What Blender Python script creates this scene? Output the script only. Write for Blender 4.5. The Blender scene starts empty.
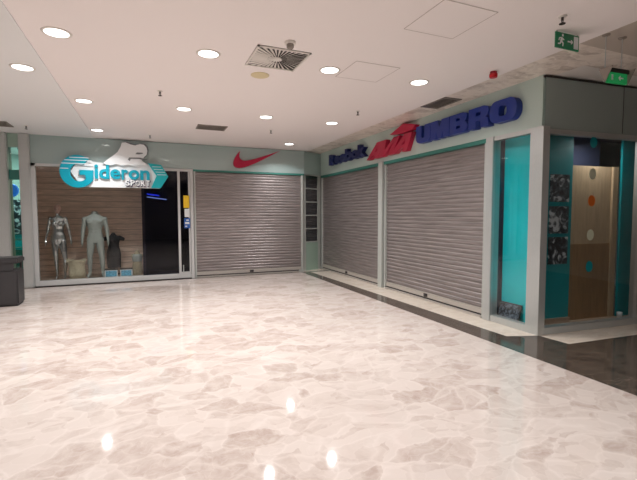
import bpy, bmesh, math, random
from mathutils import Vector, Matrix
random.seed(7)
SC = bpy.context.scene
COL = SC.collection
PI = math.pi

# ------------------------------------------------------------------ materials
def new_mat(name):
    m = bpy.data.materials.new(name); m.use_nodes = True
    nt = m.node_tree
    return m, nt, nt.nodes['Principled BSDF']

def s2l(c):
    return tuple((x/255/12.92 if x/255 <= .04045 else ((x/255+.055)/1.055)**2.4) for x in c) + (1,)

def plain(name, rgb, rough=.5, metal=0, coat=0, bump=0, scale=40, vary=0, stretch=(1,1,1), spec=.5):
    m, nt, b = new_mat(name)
    b.inputs['Base Color'].default_value = s2l(rgb)
    b.inputs['Roughness'].default_value = rough
    b.inputs['Metallic'].default_value = metal
    b.inputs['Specular IOR Level'].default_value = spec
    if coat:
        b.inputs['Coat Weight'].default_value = coat
        b.inputs['Coat Roughness'].default_value = .03; b.inputs['Coat IOR'].default_value = 1.7
    tc = nt.nodes.new('ShaderNodeTexCoord'); mp = nt.nodes.new('ShaderNodeMapping')
    mp.inputs['Scale'].default_value = stretch
    nt.links.new(tc.outputs['Object'], mp.inputs['Vector'])
    nz = nt.nodes.new('ShaderNodeTexNoise'); nz.inputs['Scale'].default_value = scale
    nz.inputs['Detail'].default_value = 4
    nt.links.new(mp.outputs['Vector'], nz.inputs['Vector'])
    if vary:
        r = nt.nodes.new('ShaderNodeMix'); r.data_type = 'RGBA'
        r.inputs['A'].default_value = s2l([max(0, c*(1-vary)) for c in rgb])
        r.inputs['B'].default_value = s2l([min(255, c*(1+vary)) for c in rgb])
        cr = nt.nodes.new('ShaderNodeMapRange')
        cr.inputs['From Min'].default_value = .3; cr.inputs['From Max'].default_value = .7
        nt.links.new(nz.outputs['Fac'], cr.inputs['Value'])
        nt.links.new(cr.outputs['Result'], r.inputs['Factor'])
        nt.links.new(r.outputs['Result'], b.inputs['Base Color'])
    if bump:
        bp = nt.nodes.new('ShaderNodeBump'); bp.inputs['Strength'].default_value = bump
        bp.inputs['Distance'].default_value = .01
        nt.links.new(nz.outputs['Fac'], bp.inputs['Height'])
        nt.links.new(bp.outputs['Normal'], b.inputs['Normal'])
    return m

def emit(name, rgb, k):
    m, nt, b = new_mat(name)
    b.inputs['Base Color'].default_value = s2l(rgb)
    b.inputs['Emission Color'].default_value = s2l(rgb)
    b.inputs['Emission Strength'].default_value = k
    return m

def glass(name, tint=(235,245,240), dark=0.0, ior=1.5):
    m = bpy.data.materials.new(name); m.use_nodes = True
    nt = m.node_tree; nt.nodes.clear()
    out = nt.nodes.new('ShaderNodeOutputMaterial')
    tr = nt.nodes.new('ShaderNodeBsdfTransparent'); tr.inputs['Color'].default_value = s2l(tint)
    gl = nt.nodes.new('ShaderNodeBsdfGlossy'); gl.inputs['Roughness'].default_value = .02
    fr = nt.nodes.new('ShaderNodeFresnel')
    ge = nt.nodes.new('ShaderNodeNewGeometry'); io = nt.nodes.new('ShaderNodeMapRange')   # same reflectance from either face
    io.inputs['To Min'].default_value = ior; io.inputs['To Max'].default_value = 1/ior
    nt.links.new(ge.outputs['Backfacing'], io.inputs['Value']); nt.links.new(io.outputs['Result'], fr.inputs['IOR'])
    mx = nt.nodes.new('ShaderNodeMixShader')
    nt.links.new(fr.outputs[0], mx.inputs[0]); nt.links.new(tr.outputs[0], mx.inputs[1])
    nt.links.new(gl.outputs[0], mx.inputs[2]); nt.links.new(mx.outputs[0], out.inputs['Surface'])
    return m

def marble(name, base, patch, vein, rough, size=2.2, veinw=.03, spec=.5):
    m, nt, b = new_mat(name)
    N = nt.nodes.new; L = nt.links.new
    tc = N('ShaderNodeTexCoord')
    def warp(scale, amt, src):
        n = N('ShaderNodeTexNoise'); n.inputs['Scale'].default_value = scale; n.inputs['Detail'].default_value = 5
        L(src, n.inputs['Vector'])
        s = N('ShaderNodeVectorMath'); s.operation = 'SUBTRACT'; s.inputs[1].default_value = (.5,.5,.5)
        L(n.outputs['Color'], s.inputs[0])
        k = N('ShaderNodeVectorMath'); k.operation = 'SCALE'; k.inputs['Scale'].default_value = amt
        L(s.outputs[0], k.inputs[0])
        a = N('ShaderNodeVectorMath'); a.operation = 'ADD'
        L(src, a.inputs[0]); L(k.outputs[0], a.inputs[1])
        return a.outputs[0]
    w = warp(1.3, .5, tc.outputs['Object']); w = warp(6, .09, w)
    mp = N('ShaderNodeMapping'); mp.inputs['Rotation'].default_value = (0,0,.6); mp.inputs['Scale'].default_value = (1,1.7,1)
    L(w, mp.inputs['Vector'])
    v1 = N('ShaderNodeTexVoronoi'); v1.inputs['Scale'].default_value = size; L(mp.outputs[0], v1.inputs['Vector'])
    v2 = N('ShaderNodeTexVoronoi'); v2.inputs['Scale'].default_value = size*2.3; L(mp.outputs[0], v2.inputs['Vector'])
    e1 = N('ShaderNodeTexVoronoi'); e1.feature = 'DISTANCE_TO_EDGE'; e1.inputs['Scale'].default_value = size; L(mp.outputs[0], e1.inputs['Vector'])
    e2 = N('ShaderNodeTexVoronoi'); e2.feature = 'DISTANCE_TO_EDGE'; e2.inputs['Scale'].default_value = size*2.3; L(mp.outputs[0], e2.inputs['Vector'])
    nz = N('ShaderNodeTexNoise'); nz.inputs['Scale'].default_value = 9; nz.inputs['Detail'].default_value = 8; nz.inputs['Roughness'].default_value = .65
    L(w, nz.inputs['Vector'])
    def rng(src, a, b_, c=0., d=1.):
        r = N('ShaderNodeMapRange'); r.inputs['From Min'].default_value = a; r.inputs['From Max'].default_value = b_
        r.inputs['To Min'].default_value = c; r.inputs['To Max'].default_value = d
        L(src, r.inputs['Value']); return r.outputs['Result']
    def mix(f, A, B):
        r = N('ShaderNodeMix'); r.data_type = 'RGBA'; L(f, r.inputs['Factor'])
        for k, q in (('A', A), ('B', B)):
            if isinstance(q, tuple): r.inputs[k].default_value = q
            else: L(q, r.inputs[k])
        return r.outputs['Result']
    sx1 = N('ShaderNodeSeparateColor'); L(v1.outputs['Color'], sx1.inputs[0])
    sx2 = N('ShaderNodeSeparateColor'); L(v2.outputs['Color'], sx2.inputs[0])
    c = mix(rng(sx1.outputs[0], .5, .9, 0, .7), s2l(base), s2l(patch))
    c = mix(rng(sx2.outputs[1], .35, .95, 0, .45), c, s2l(patch))
    c = mix(rng(nz.outputs['Fac'], .35, .65, 0, .75), c, s2l(base))
    c = mix(rng(e1.outputs['Distance'], 0, veinw*2, .28, 0), c, s2l(vein))
    c = mix(rng(e2.outputs['Distance'], 0, veinw, .16, 0), c, s2l(vein))
    L(c, b.inputs['Base Color'])
    b.inputs['Roughness'].default_value = rough
    b.inputs['Specular IOR Level'].default_value = spec
    return m

def picture_mat(name, seed, sc=7, hi=(215,220,225)):
    m, nt, b = new_mat(name)
    N = nt.nodes.new; L = nt.links.new
    tc = N('ShaderNodeTexCoord'); mp = N('ShaderNodeMapping'); mp.inputs['Location'].default_value = (seed, seed*.7, seed*1.3)
    L(tc.outputs['Object'], mp.inputs['Vector'])
    n = N('ShaderNodeTexNoise'); n.inputs['Scale'].default_value = sc; n.inputs['Detail'].default_value = 5; n.inputs['Distortion'].default_value = 1.5
    L(mp.outputs[0], n.inputs['Vector'])
    r = N('ShaderNodeValToRGB'); e = r.color_ramp.elements
    e[0].position = .42; e[0].color = s2l((28,32,38)); e[1].position = .62; e[1].color = s2l(hi)
    x = e.new(.52); x.color = s2l((75,85,98))
    L(n.outputs['Fac'], r.inputs[0]); L(r.outputs[0], b.inputs['Base Color'])
    b.inputs['Roughness'].default_value = .45
    return m

M = {}
M['floor'] = marble('floor_marble', (200,188,181), (160,141,131), (219,209,203), .06, 2.9, .035, .35)
M['dark_floor'] = marble('dark_marble', (82,72,64), (50,43,39), (120,106,94), .1, 5, .04)
M['light_floor'] = marble('border_marble', (222,210,196), (205,190,174), (236,228,218), .12, 4, .03)
M['ceiling'] = plain('ceiling_paint', (245,239,238), .75, bump=.05, scale=60)
M['ceiling_grey'] = plain('ceiling_bluish_light', (232,234,235), .75)  # bluish light from the neighbouring area put into a greyer colour
M['soffit'] = plain('soffit_paint', (190,180,170), .6)
M['soffit_white'] = plain('soffit_white_paint', (232,228,224), .6)
M['caustic_mottle'] = marble('painted_caustic_soffit', (236,226,216), (156,140,128), (246,240,234), .35, 4.5, .06)  # mottled light reflected off the floor, painted into the soffit colour
M['fascia'] = plain('fascia_glass', (158,178,176), .35, coat=1, spec=.5)
M['fascia_r'] = plain('fascia_panel', (188,208,202), .4, coat=.5)
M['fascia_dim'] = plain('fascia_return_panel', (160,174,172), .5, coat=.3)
M['pane_green'] = plain('green_panel', (160,186,172), .4, coat=.4)
M['teal_bar'] = plain('teal_lintel', (60,128,118), .5)
M['steel'] = plain('brushed_steel', (198,201,200), .36, metal=.55, bump=.05, scale=30, stretch=(30,30,1), vary=.04)
M['alu'] = plain('white_aluminium', (208,210,210), .38, metal=.35)
M['post'] = plain('grey_post_paint', (190,194,190), .45, metal=.2)
M['slat'] = plain('shutter_slats', (146,138,137), .42, metal=.55, vary=.13, scale=3, stretch=(.6,.6,14))
M['rail'] = plain('shutter_rail', (196,190,184), .4, metal=.5)
M['darkrail'] = plain('dark_rail', (70,66,66), .5, metal=.3)
M['glass'] = glass('shop_glass', (246,248,248))
M['glass_green'] = glass('green_glass', (205,232,226))
M['dark_glass'] = glass('dark_glass', (150,156,176))
M['block'] = plain('dark_glass_block', (44,48,52), .12, coat=1, vary=.3, scale=25)
M['slatwall'] = plain('slatwall_wood', (232,203,182), .6, vary=.08, scale=4, stretch=(1,1,8))
M['dark_wall'] = plain('dark_interior_paint', (52,60,86), .6)
M['room'] = plain('mall_wall_paint', (236,234,233), .7)
M['plinth'] = plain('display_plinth', (176,152,132), .5)
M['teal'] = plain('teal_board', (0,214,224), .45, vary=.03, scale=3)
M['teal_shaded'] = plain('teal_board_shaded', (0,150,160), .5, vary=.03, scale=3)  # weaker light on the return side put into a darker teal
M['kraft'] = plain('pale_plywood', (196,172,140), .7, vary=.07, scale=5, stretch=(6,6,.6))
M['kraft2'] = plain('brown_plywood', (156,124,88), .7, vary=.07, scale=5, stretch=(6,6,.6))
M['chrome'] = plain('silver_mannequin', (205,208,208), .2, metal=1)
M['pink'] = plain('mannequin_face', (196,160,146), .5)
M['grey_man'] = plain('grey_mannequin', (164,170,164), .5)
M['black_cloth'] = plain('black_cloth', (34,34,38), .85, bump=.3)
M['sack'] = plain('beige_sackcloth', (184,174,148), .9, bump=.6, scale=60, vary=.1)
M['bust_c'] = plain('beige_bust_cloth', (172,160,134), .85, bump=.4, vary=.1, scale=20)
M['box_w'] = plain('white_card', (220,224,226), .6)
M['box_b'] = plain('blue_card', (96,168,200), .5, vary=.2, scale=25)
M['bin'] = plain('charcoal_plastic', (52,50,52), .45, bump=.1)
M['black'] = plain('black_rubber', (22,22,24), .6)
M['red'] = plain('red_sign', (184,22,64), .4)
M['red_dk'] = plain('red_sign_side', (150,20,44), .45)
M['blue'] = plain('blue_sign', (20,48,138), .4)
M['navy'] = plain('navy_sign', (14,30,92), .45)
M['alarm'] = plain('red_plastic', (196,24,36), .35)
M['sign_w'] = plain('white_sign_face', (236,240,242), .4)
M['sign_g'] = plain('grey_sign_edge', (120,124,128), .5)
M['sign_t'] = plain('teal_sign_face', (0,160,184), .35)
M['sign_t2'] = plain('light_teal_sign_face', (20,180,190), .35)
M['exit_g'] = plain('exit_green', (10,128,84), .4)
M['exit_lit'] = emit('lit_green', (30,150,84), .55)
M['lampface'] = emit('lamp_diffuser', (255,252,248), 9)
M['lampoff'] = plain('cream_disc', (222,208,168), .5)
M['white_pl'] = plain('white_plastic', (226,222,216), .5)
M['vent'] = plain('vent_metal', (150,142,134), .5, metal=.3)
M['ventdark'] = plain('vent_dark', (52,48,46), .8)
M['yellow'] = plain('yellow_sticker', (236,196,40), .5)
M['sticker_b'] = plain('blue_sticker', (30,90,170), .5)
M['orange'] = plain('orange_sticker', (226,112,30), .5)
M['cream'] = plain('cream_sticker', (222,228,204), .5)
M['cyan'] = plain('teal_sticker', (0,140,150), .5)
M['reflect_b'] = emit('blue_led_reflection', (40,70,255), 6)  # glow of reflected LED lights, given to added tubes
M['reflect_w'] = emit('white_led_reflection', (190,210,255), 5.0)
M['reflect_rail'] = plain('reflected_teal_railing', (0,120,110), .4)
M['seam'] = plain('seam_line', (196,188,184), .8)  # faint grey line colour of the hatch seams
M['mirror_wall'] = plain('reflected_pale_green_wall', (200,216,214), .5)

# ------------------------------------------------------------------ object helpers
def link_mesh(name, bm, mat, parent=None, smooth=False):
    me = bpy.data.meshes.new(name)
    bmesh.ops.recalc_face_normals(bm, faces=bm.faces)
    bm.to_mesh(me); bm.free()
    for k in (mat if isinstance(mat, (list, tuple)) else [mat]):
        me.materials.append(k)
    o = bpy.data.objects.new(name, me); COL.objects.link(o)
    if parent: o.parent = parent
    if smooth:
        for p in me.polygons: p.use_smooth = True
    return o

def thing(name, label, cat, loc=(0,0,0), rz=0, group=None):
    o = bpy.data.objects.new(name, None); COL.objects.link(o)
    o.location = loc; o.rotation_euler = (0,0,rz); o.empty_display_size = .1
    o['label'] = label; o['category'] = cat
    if group: o['group'] = group
    return o

def tag(o, label, cat, group=None):
    o['label'] = label; o['category'] = cat
    if group: o['group'] = group
    return o

def struct(o): o['kind'] = 'structure'; return o

def box(bm, x0, x1, y0, y1, z0, z1, bev=0, mi=0):
    r = bmesh.ops.create_cube(bm, size=1)
    vs = r['verts']
    for v in vs:
        v.co = Vector(((x0+x1)/2+v.co.x*(x1-x0), (y0+y1)/2+v.co.y*(y1-y0), (z0+z1)/2+v.co.z*(z1-z0)))
    fs = {f for v in vs for f in v.link_faces}
    for f in fs: f.material_index = mi
    if bev:
        es = list({e for v in vs for e in v.link_edges})
        bmesh.ops.bevel(bm, geom=es, offset=bev, segments=2, affect='EDGES')
    return bm

def B(*a, **k): return box(bmesh.new(), *a, **k)

def lathe(prof, n=32, c=(0,0,0), bm=None, ring=False):
    bm = bm or bmesh.new(); rings = []
    for r, z in prof:
        if r < 1e-6: rings.append([bm.verts.new((c[0], c[1], c[2]+z))])
        else: rings.append([bm.verts.new((c[0]+r*math.cos(2*PI*i/n), c[1]+r*math.sin(2*PI*i/n), c[2]+z)) for i in range(n)])
    for a, b in zip(rings, rings[1:]):
        for i in range(n):
            q = [a[i % len(a)], a[(i+1) % len(a)], b[(i+1) % len(b)], b[i % len(b)]]
            u = []
            for v in q:
                if v not in u: u.append(v)
            if len(u) > 2: bm.faces.new(u)
    for r in (() if ring else (rings[0], rings[-1])):
        if len(r) > 2:
            try: bm.faces.new(r)
            except ValueError: pass
    return bm

def tube(bm, p, q, r, n=12, r2=None):
    p, q = Vector(p), Vector(q); d = q-p; r2 = r if r2 is None else r2
    z = d.normalized(); x = z.orthogonal().normalized(); y = z.cross(x)
    A = [bm.verts.new(p+(x*math.cos(2*PI*i/n)+y*math.sin(2*PI*i/n))*r) for i in range(n)]
    Bv = [bm.verts.new(q+(x*math.cos(2*PI*i/n)+y*math.sin(2*PI*i/n))*r2) for i in range(n)]
    for i in range(n): bm.faces.new([A[i], A[(i+1) % n], Bv[(i+1) % n], Bv[i]])
    bm.faces.new(A); bm.faces.new(Bv)
    return bm

def curve_solid(name, splines, depth, mat, parent, y=0, bev=0, at=(0,0)):
    """closed outlines in the (x, z) plane, holes by even-odd, extruded towards the room (-y)"""
    cu = bpy.data.curves.new(name, 'CURVE'); cu.dimensions = '2D'; cu.fill_mode = 'BOTH'
    cu.extrude = depth/2; cu.bevel_depth = bev
    for pts in splines:
        sp = cu.splines.new('POLY'); sp.points.add(len(pts)-1); sp.use_cyclic_u = True
        for i, (x, z) in enumerate(pts): sp.points[i].co = (x, z, 0, 1)
    return cu_to_mesh(name, cu, depth, mat, parent, y, at)

def cu_to_mesh(name, cu, depth, mat, parent, y, at, xf=None):
    t = bpy.data.objects.new('tmp', cu); COL.objects.link(t)
    bpy.context.view_layer.update()
    dg = bpy.context.evaluated_depsgraph_get()
    me = bpy.data.meshes.new_from_object(t.evaluated_get(dg))
    bpy.data.objects.remove(t); bpy.data.curves.remove(cu)
    for v in me.vertices:
        x, z, d = v.co
        if xf: x, z = xf(x, z)
        v.co = (x+at[0], y-depth/2-d, z+at[1])
    me.name = name; me.materials.clear(); me.materials.append(mat)
    bm = bmesh.new(); bm.from_mesh(me); bmesh.ops.recalc_face_normals(bm, faces=bm.faces); bm.to_mesh(me); bm.free()
    o = bpy.data.objects.new(name, me); COL.objects.link(o)
    if parent: o.parent = parent
    return o

def text_solid(name, s, x0, x1, z0, z1, depth, mat, parent, y=0, offset=0, shear=0):
    """one letter, fitted to the box x0..x1, z0..z1"""
    cu = bpy.data.curves.new(name, 'FONT'); cu.body = s; cu.size = 1
    cu.offset = offset; cu.extrude = .5; cu.shear = shear; cu.resolution_u = 6
    t = bpy.data.objects.new('tmp', cu); COL.objects.link(t)
    bpy.context.view_layer.update()
    me = bpy.data.meshes.new_from_object(t.evaluated_get(bpy.context.evaluated_depsgraph_get()))
    bpy.data.objects.remove(t); bpy.data.curves.remove(cu)
    xs = [v.co.x for v in me.vertices]; ys = [v.co.y for v in me.vertices]
    a, b, c, d = min(xs), max(xs), min(ys), max(ys)
    for v in me.vertices:
        X = x0+(v.co.x-a)/(b-a)*(x1-x0); Z = z0+(v.co.y-c)/(d-c)*(z1-z0)
        v.co = (X, y-depth/2-v.co.z*depth, Z)
    me.materials.clear(); me.materials.append(mat); me.name = name
    bm = bmesh.new(); bm.from_mesh(me); bmesh.ops.recalc_face_normals(bm, faces=bm.faces); bm.to_mesh(me); bm.free()
    o = bpy.data.objects.new(name, me); COL.objects.link(o); o.parent = parent
    return o

# ------------------------------------------------------------------ key measures (metres)
YB, XR, YC, HC, HB = 10.505, 4.597, 3.74, 3.268, 2.655
YK = 10.92           # deep corner, where the oblique panel meets the right shutters
RET = math.radians(-4.54)
ru = Vector((math.cos(RET), math.sin(RET), 0)); rn = Vector((-math.sin(RET), math.cos(RET), 0))
def ret(s, b=0, z=0): return Vector((XR, YC, z)) + ru*s + rn*b

# ------------------------------------------------------------------ floor
def poly_faces(bm, pts, z, mi):
    f = bm.faces.new([bm.verts.new((x, y, z)) for x, y in pts]); f.material_index = mi
    return f
XD = 3.83
bm = bmesh.new()
r1, r2 = ret(4.4), ret(0)
lights_end = ret(4.4, -.37)
pl = [
 ([(-9,-7),(XD,-7),(XD,10.38),(-9,10.38)], 0),
 ([(XD,-7),(9.4,-7),(9.4,lights_end.y),(4.63,3.33),(XD,3.3)], 1),
 ([(XD,3.3),(4.63,3.33),(4.60,3.72),(4.20,3.86),(4.07,10.38),(XD,10.38)], 1),
 ([(4.20,3.86),(4.60,3.72),(4.62,10.38),(4.07,10.38)], 2),
 ([(4.63,3.33),(9.4,lights_end.y),(9.4,r1.y+.1),(4.60,3.84),(4.60,3.72)], 2),
 ([(-9,10.38),(4.62,10.38),(4.62,10.5),(-9,10.5)], 1),
 ([(-9,10.5),(4.8,10.5),(4.8,15),(-9,15)], 2),
 ([(4.62,3.84),(9.4,r1.y+.1),(9.4,10.5),(4.62,10.5)], 2),
]
for p, mi in pl: poly_faces(bm, p, 0, mi)
for f in bm.faces:
    if f.normal.z < 0: f.normal_flip()
me = bpy.data.meshes.new('floor'); bm.to_mesh(me); bm.free()
for k in ('floor', 'dark_floor', 'light_floor'): me.materials.append(M[k])
o = bpy.data.objects.new('floor', me); COL.objects.link(o); struct(o)

# ------------------------------------------------------------------ ceiling: main field, grey field on the left, soffit strip by the right shops
XS = 4.07
bm = bmesh.new()
box(bm, -1.03, XS, -7, YK+.1, HC, HC+.12, mi=0)
box(bm, -9, -1.03, -7, YK+.1, HC-.012, HC+.12, mi=1)
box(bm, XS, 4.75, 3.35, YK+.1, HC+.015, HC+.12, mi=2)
box(bm, XS, 9.4, 2.95, 3.35, HC+.015, HC+.12, mi=2)
box(bm, XS, 9.4, -7, 2.95, HC+.015, HC+.12, mi=3)
box(bm, 4.75, 9.4, 3.35, YK+.1, HC+.015, HC+.12, mi=4)
struct(link_mesh('ceiling', bm, [M['ceiling'], M['ceiling_grey'], M['caustic_mottle'], M['soffit'], M['soffit_white']]))

# ------------------------------------------------------------------ walls
# back fascia: from the left to X=3.93, then obliquely to the deep corner
def prism_xy(bm, pts, z0, z1):
    a = [bm.verts.new((x, y, z0)) for x, y in pts]; b = [bm.verts.new((x, y, z1)) for x, y in pts]
    n = len(pts)
    for i in range(n): bm.faces.new([a[i], a[(i+1) % n], b[(i+1) % n], b[i]])
    bm.faces.new(a); bm.faces.new(b)
    return bm
bm = prism_xy(bmesh.new(), [(-2.25,YB),(3.95,YB),(XR+.003,YK-.02),(XR+.003,YK+.15),(-2.25,YK+.15)], HB, HC-.012)
struct(link_mesh('wall_back', bm, M['fascia']))
bm = prism_xy(bmesh.new(), [(XR,YC+.02),(XR,YK-.02),(XR+.15,YK-.02),(XR+.15,YC+.02)], HB, HC+.015)
struct(link_mesh('wall_right', bm, M['fascia_r']))
a, b, c, d = ret(.02), ret(4.7), ret(4.7,.15), ret(.16,.15)
bm = prism_xy(bmesh.new(), [(a.x,a.y),(b.x,b.y),(c.x,c.y),(d.x,d.y)], HB-.03, HC-.01)
struct(link_mesh('wall_return', bm, M['fascia_dim']))
# seams of the return fascia
bm = bmesh.new()
for s in (1.36, 3.1):
    p, q = ret(s,-.004), ret(s+.006,-.004); p2, q2 = ret(s,.01), ret(s+.006,.01)
    prism_xy(bm, [(p.x,p.y),(q.x,q.y),(q2.x,q2.y),(p2.x,p2.y)], HB-.02, HC-.02)
struct(link_mesh('trim_seams', bm, M['darkrail']))
struct(link_mesh('trim_return_cap', prism_xy(bmesh.new(), [tuple(ret(.0,-.012).xy),tuple(ret(4.7,-.012).xy),tuple(ret(4.7,.05).xy),tuple(ret(.0,.05).xy)], HC-.016, HC+.0), M['darkrail']))
# teal lintels under the fascias
struct(link_mesh('trim_lintel_back', B(1.0, 3.95, YB+.01, YB+.12, HB-.045, HB), M['teal_bar']))
struct(link_mesh('trim_lintel_right', B(XR+.01, XR+.12, 4.63, YK-.02, HB-.06, HB), M['teal_bar']))
# mall walls around (behind the camera and to the sides)
struct(link_mesh('wall_front', B(-9, 9.4, -7.1, -7, 0, HC+.1), M['room']))
struct(link_mesh('wall_left', B(-9.1, -9, -7, 15, 0, HC+.1), M['room']))
struct(link_mesh('wall_far_right', B(9.4, 9.5, -7, 12, 0, HC+.1), M['room']))

# ------------------------------------------------------------------ the shop interior behind window 1
struct(link_mesh('wall_display', B(-2.5, -.02, 11.55, 11.62, .0, HB+.3), M['slatwall']))
bm = bmesh.new()
for k in range(19): box(bm, -2.5, -.02, 11.535, 11.56, .2+k*.14, .2+k*.14+.012)
g = link_mesh('slatwall_groove', bm, M['plinth']); tag(g, 'horizontal grooves of the beige slatted wall behind the shop window', 'wall panel'); g['kind'] = 'structure'
struct(link_mesh('wall_interior_side', B(-2.45, -2.36, YB+.1, 11.55, 0, HB+.3), M['slatwall']))
struct(link_mesh('wall_interior_dark', B(-.02, 1.2, 12.3, 12.38, 0, HB+.3), M['dark_wall']))
struct(link_mesh('wall_interior_divider', B(-.04, .02, 11.5, 12.3, 0, HB+.3), M['dark_wall']))
struct(link_mesh('wall_interior_end', B(1.08, 1.16, YB+.1, 12.3, 0, HB+.3), M['dark_wall']))
struct(link_mesh('ceiling_interior', B(-2.5, 1.2, YB+.15, 12.4, HB+.3, HB+.36), M['dark_wall']))
struct(link_mesh('floor_plinth', B(-2.3, -.06, YB+.1, 11.5, 0, .10), M['plinth']))

# ------------------------------------------------------------------ window 1, the display window
w = struct(thing('window_1', 'large display window', 'window', (0, YB, 0))); del w['label'], w['category']
bm = bmesh.new()
box(bm, -2.24, -2.16, -.03, .06, 0, HB, .004)
box(bm, -2.24, 1.05, -.03, .06, HB-.06, HB, .004)
box(bm, -2.16, .70, -.05, .08, 0.02, .13, .006)
link_mesh('window_frame', bm, M['alu'], w)
link_mesh('sill_dark_strip', B(-2.24, 1.05, -.035, .05, 0, .02), M['darkrail'], w)  # dark strip along the foot of the sill
link_mesh('window_pane', B(-2.17, -.10, .012, .02, .12, HB-.05), M['glass'], w)
link_mesh('window_pane', B(-.10, .70, .012, .02, .12, HB-.05), M['dark_glass'], w)
# door 1, glazed shop door beside the display window
d = struct(thing('door_1', 'glass door', 'door', (0, YB, 0))); del d['label'], d['category']
bm = bmesh.new()
box(bm, .99, 1.06, -.04, .07, 0, HB, .004)
box(bm, .70, .99, -.03, .06, .02, .09, .004)
link_mesh('door_frame', bm, M['alu'], d)
lf = bmesh.new()
box(lf, .70, .755, -.03, .03, .09, HB-.06, .003); box(lf, .945, .985, -.01, .03, .09, HB-.06, .003)
box(lf, .755, .945, -.02, .03, .09, .17, .003)
link_mesh('door_leaf', lf, M['alu'], d)
link_mesh('door_pane', B(.755, .945, .0, .008, .17, HB-.06), M['dark_glass'], d)
hb = bmesh.new(); tube(hb, (.80,-.05,.15), (.80,-.05,.34), .012); tube(hb, (.80,-.05,.2), (.80,.0,.2), .009)
link_mesh('floor_bolt', hb, M['steel'], d)
# stickers on the door glass
tag(link_mesh('yellow_sticker', B(.83,.965,YB-.024,YB-.021,1.72,2.02,0), M['yellow']), 'yellow sticker on the narrow glass door, above the blue one', 'sticker')
bm = B(.85,.965,YB-.024,YB-.021,1.50,1.70)
tag(link_mesh('white_sticker', bm, M['box_w']), 'small pale sticker between the yellow and blue stickers on the door', 'sticker')
st = thing('blue_sticker', 'blue sticker on the narrow glass door, lowest of the three', 'sticker', (.905, YB-.022, 1.35))
link_mesh('backing', B(-.07,.07,-.003,0,-.12,.12), M['sticker_b'], st)
bm = bmesh.new(); box(bm,-.05,.05,-.006,-.003,-.02,.03); box(bm,-.05,.0,-.006,-.003,-.09,-.06); box(bm,-.02,.04,-.006,-.003,.06,.09)
link_mesh('printed_mark', bm, M['box_w'], st)

# ------------------------------------------------------------------ steel pillars and green glass strip at far left
struct(link_mesh('trim_pillar_right', B(-2.43, -2.24, YB-.10, YB+.25, 0, HC-.012, .02), M['steel']))
struct(link_mesh('trim_pillar_left', B(-3.3, -2.63, YB-.10, YB+.25, 0, HC-.012, .02), M['steel']))
w = struct(thing('window_2', 'x', 'x', (0,YB,0))); del w['label'], w['category']
link_mesh('window_pane', B(-2.63,-2.43,.04,.05,.12,HC-.3), M['glass_green'], w)
link_mesh('window_frame', B(-2.63,-2.43,0,.08,0,.12), M['alu'], w)
link_mesh('head_panel', B(-2.63,-2.43,0,.1,HC-.3,HC-.012), M['pane_green'], w)
link_mesh('transom', B(-2.63,-2.43,.0,.08,2.30,2.5), M['teal_bar'], w)
struct(link_mesh('wall_far_left', B(-9,-3.3,YB,YB+.1,0,HC), M['fascia']))
struct(link_mesh('wall_reflected', B(-5.5,-2.5,14.2,14.3,0,HC), M['mirror_wall']))  # walls, railing, sign and poster here are added in place of the mall reflection
struct(link_mesh('wall_reflected_side', B(-2.55,-2.5,11.6,14.2,0,HC), M['mirror_wall']))
struct(link_mesh('ceiling_reflected', B(-5.5,-2.5,YK+.1,14.3,HC,HC+.1), M['ceiling']))
rl = thing('reflected_railing', 'teal railing built behind the green glass strip in place of the mall reflection', 'railing', (-3.4, 12.2, 0))
bm = bmesh.new()
for z in (.35,.55,.75,.95): tube(bm, (-1.2,0,z), (.85,0,z), .018)
link_mesh('rail', bm, M['reflect_rail'], rl)  # rail of the railing added for the mall reflection
for k in range(5):
    bm = bmesh.new(); tube(bm, (-1.1+k*.48,0,0), (-1.1+k*.48,0,1.05), .025)
    link_mesh('reflected_rail_post', bm, M['sign_w'], rl)
link_mesh('reflected_infill_panel', B(-1.2,.85,.03,.05,.1,.7), M['reflect_rail'], rl)
bm = lathe([(0,-.05),(.14,-.05),(.16,0),(.14,.05),(0,.05)])
bmesh.ops.rotate(bm, verts=bm.verts, matrix=Matrix.Rotation(PI/2,3,'X'))
o = link_mesh('reflected_sign', bm, emit('reflected_blue_disc', (40,120,235), .8)); o.location = (-2.95,11.9,2.14)
tag(o, 'round blue sign added behind the green glass strip for the mall reflection', 'sign')
o = link_mesh('reflected_sign_bracket', B(-.012,.012,-.012,.012,.15,1.13), M['steel'], o)
pst = thing('reflected_poster', 'pale blue and dark poster added behind the green glass strip for the mall reflection', 'poster', (-3.1, 12.9, 0))
link_mesh('reflected_poster_sheet', B(-.5,.45,0,.02,1.05,1.95), picture_mat('reflected_poster_print', 3.3), pst)
link_mesh('reflected_poster_stand', B(-.5,.45,.02,.06,0,1.95), M['sign_t2'], pst)

# ------------------------------------------------------------------ roller shutters
def shutter_curtain(w, z0, z1, pitch=.072, depth=.012):
    bm = bmesh.new(); n = int((z1-z0)/pitch); pitch = (z1-z0)/n; prof = []
    for k in range(n):
        z = z0+k*pitch
        prof += [(0, z), (-depth*.75, z+pitch*.22), (-depth, z+pitch*.5), (-depth*.7, z+pitch*.8), (0, z+pitch*.93)]
    prof.append((0, z1))
    L_ = [bm.verts.new((0, y, z)) for y, z in prof]; R_ = [bm.verts.new((w, y, z)) for y, z in prof]
    for i in range(len(prof)-1): bm.faces.new([L_[i], R_[i], R_[i+1], L_[i+1]])
    back = [bm.verts.new((x, .012, z)) for x, z in ((0,z0),(w,z0),(w,z1),(0,z1))]
    bm.faces.new(back)
    bm.faces.new([L_[0], R_[0], back[1], back[0]]); bm.faces.new([L_[-1], R_[-1], back[2], back[3]])
    return bm

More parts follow.
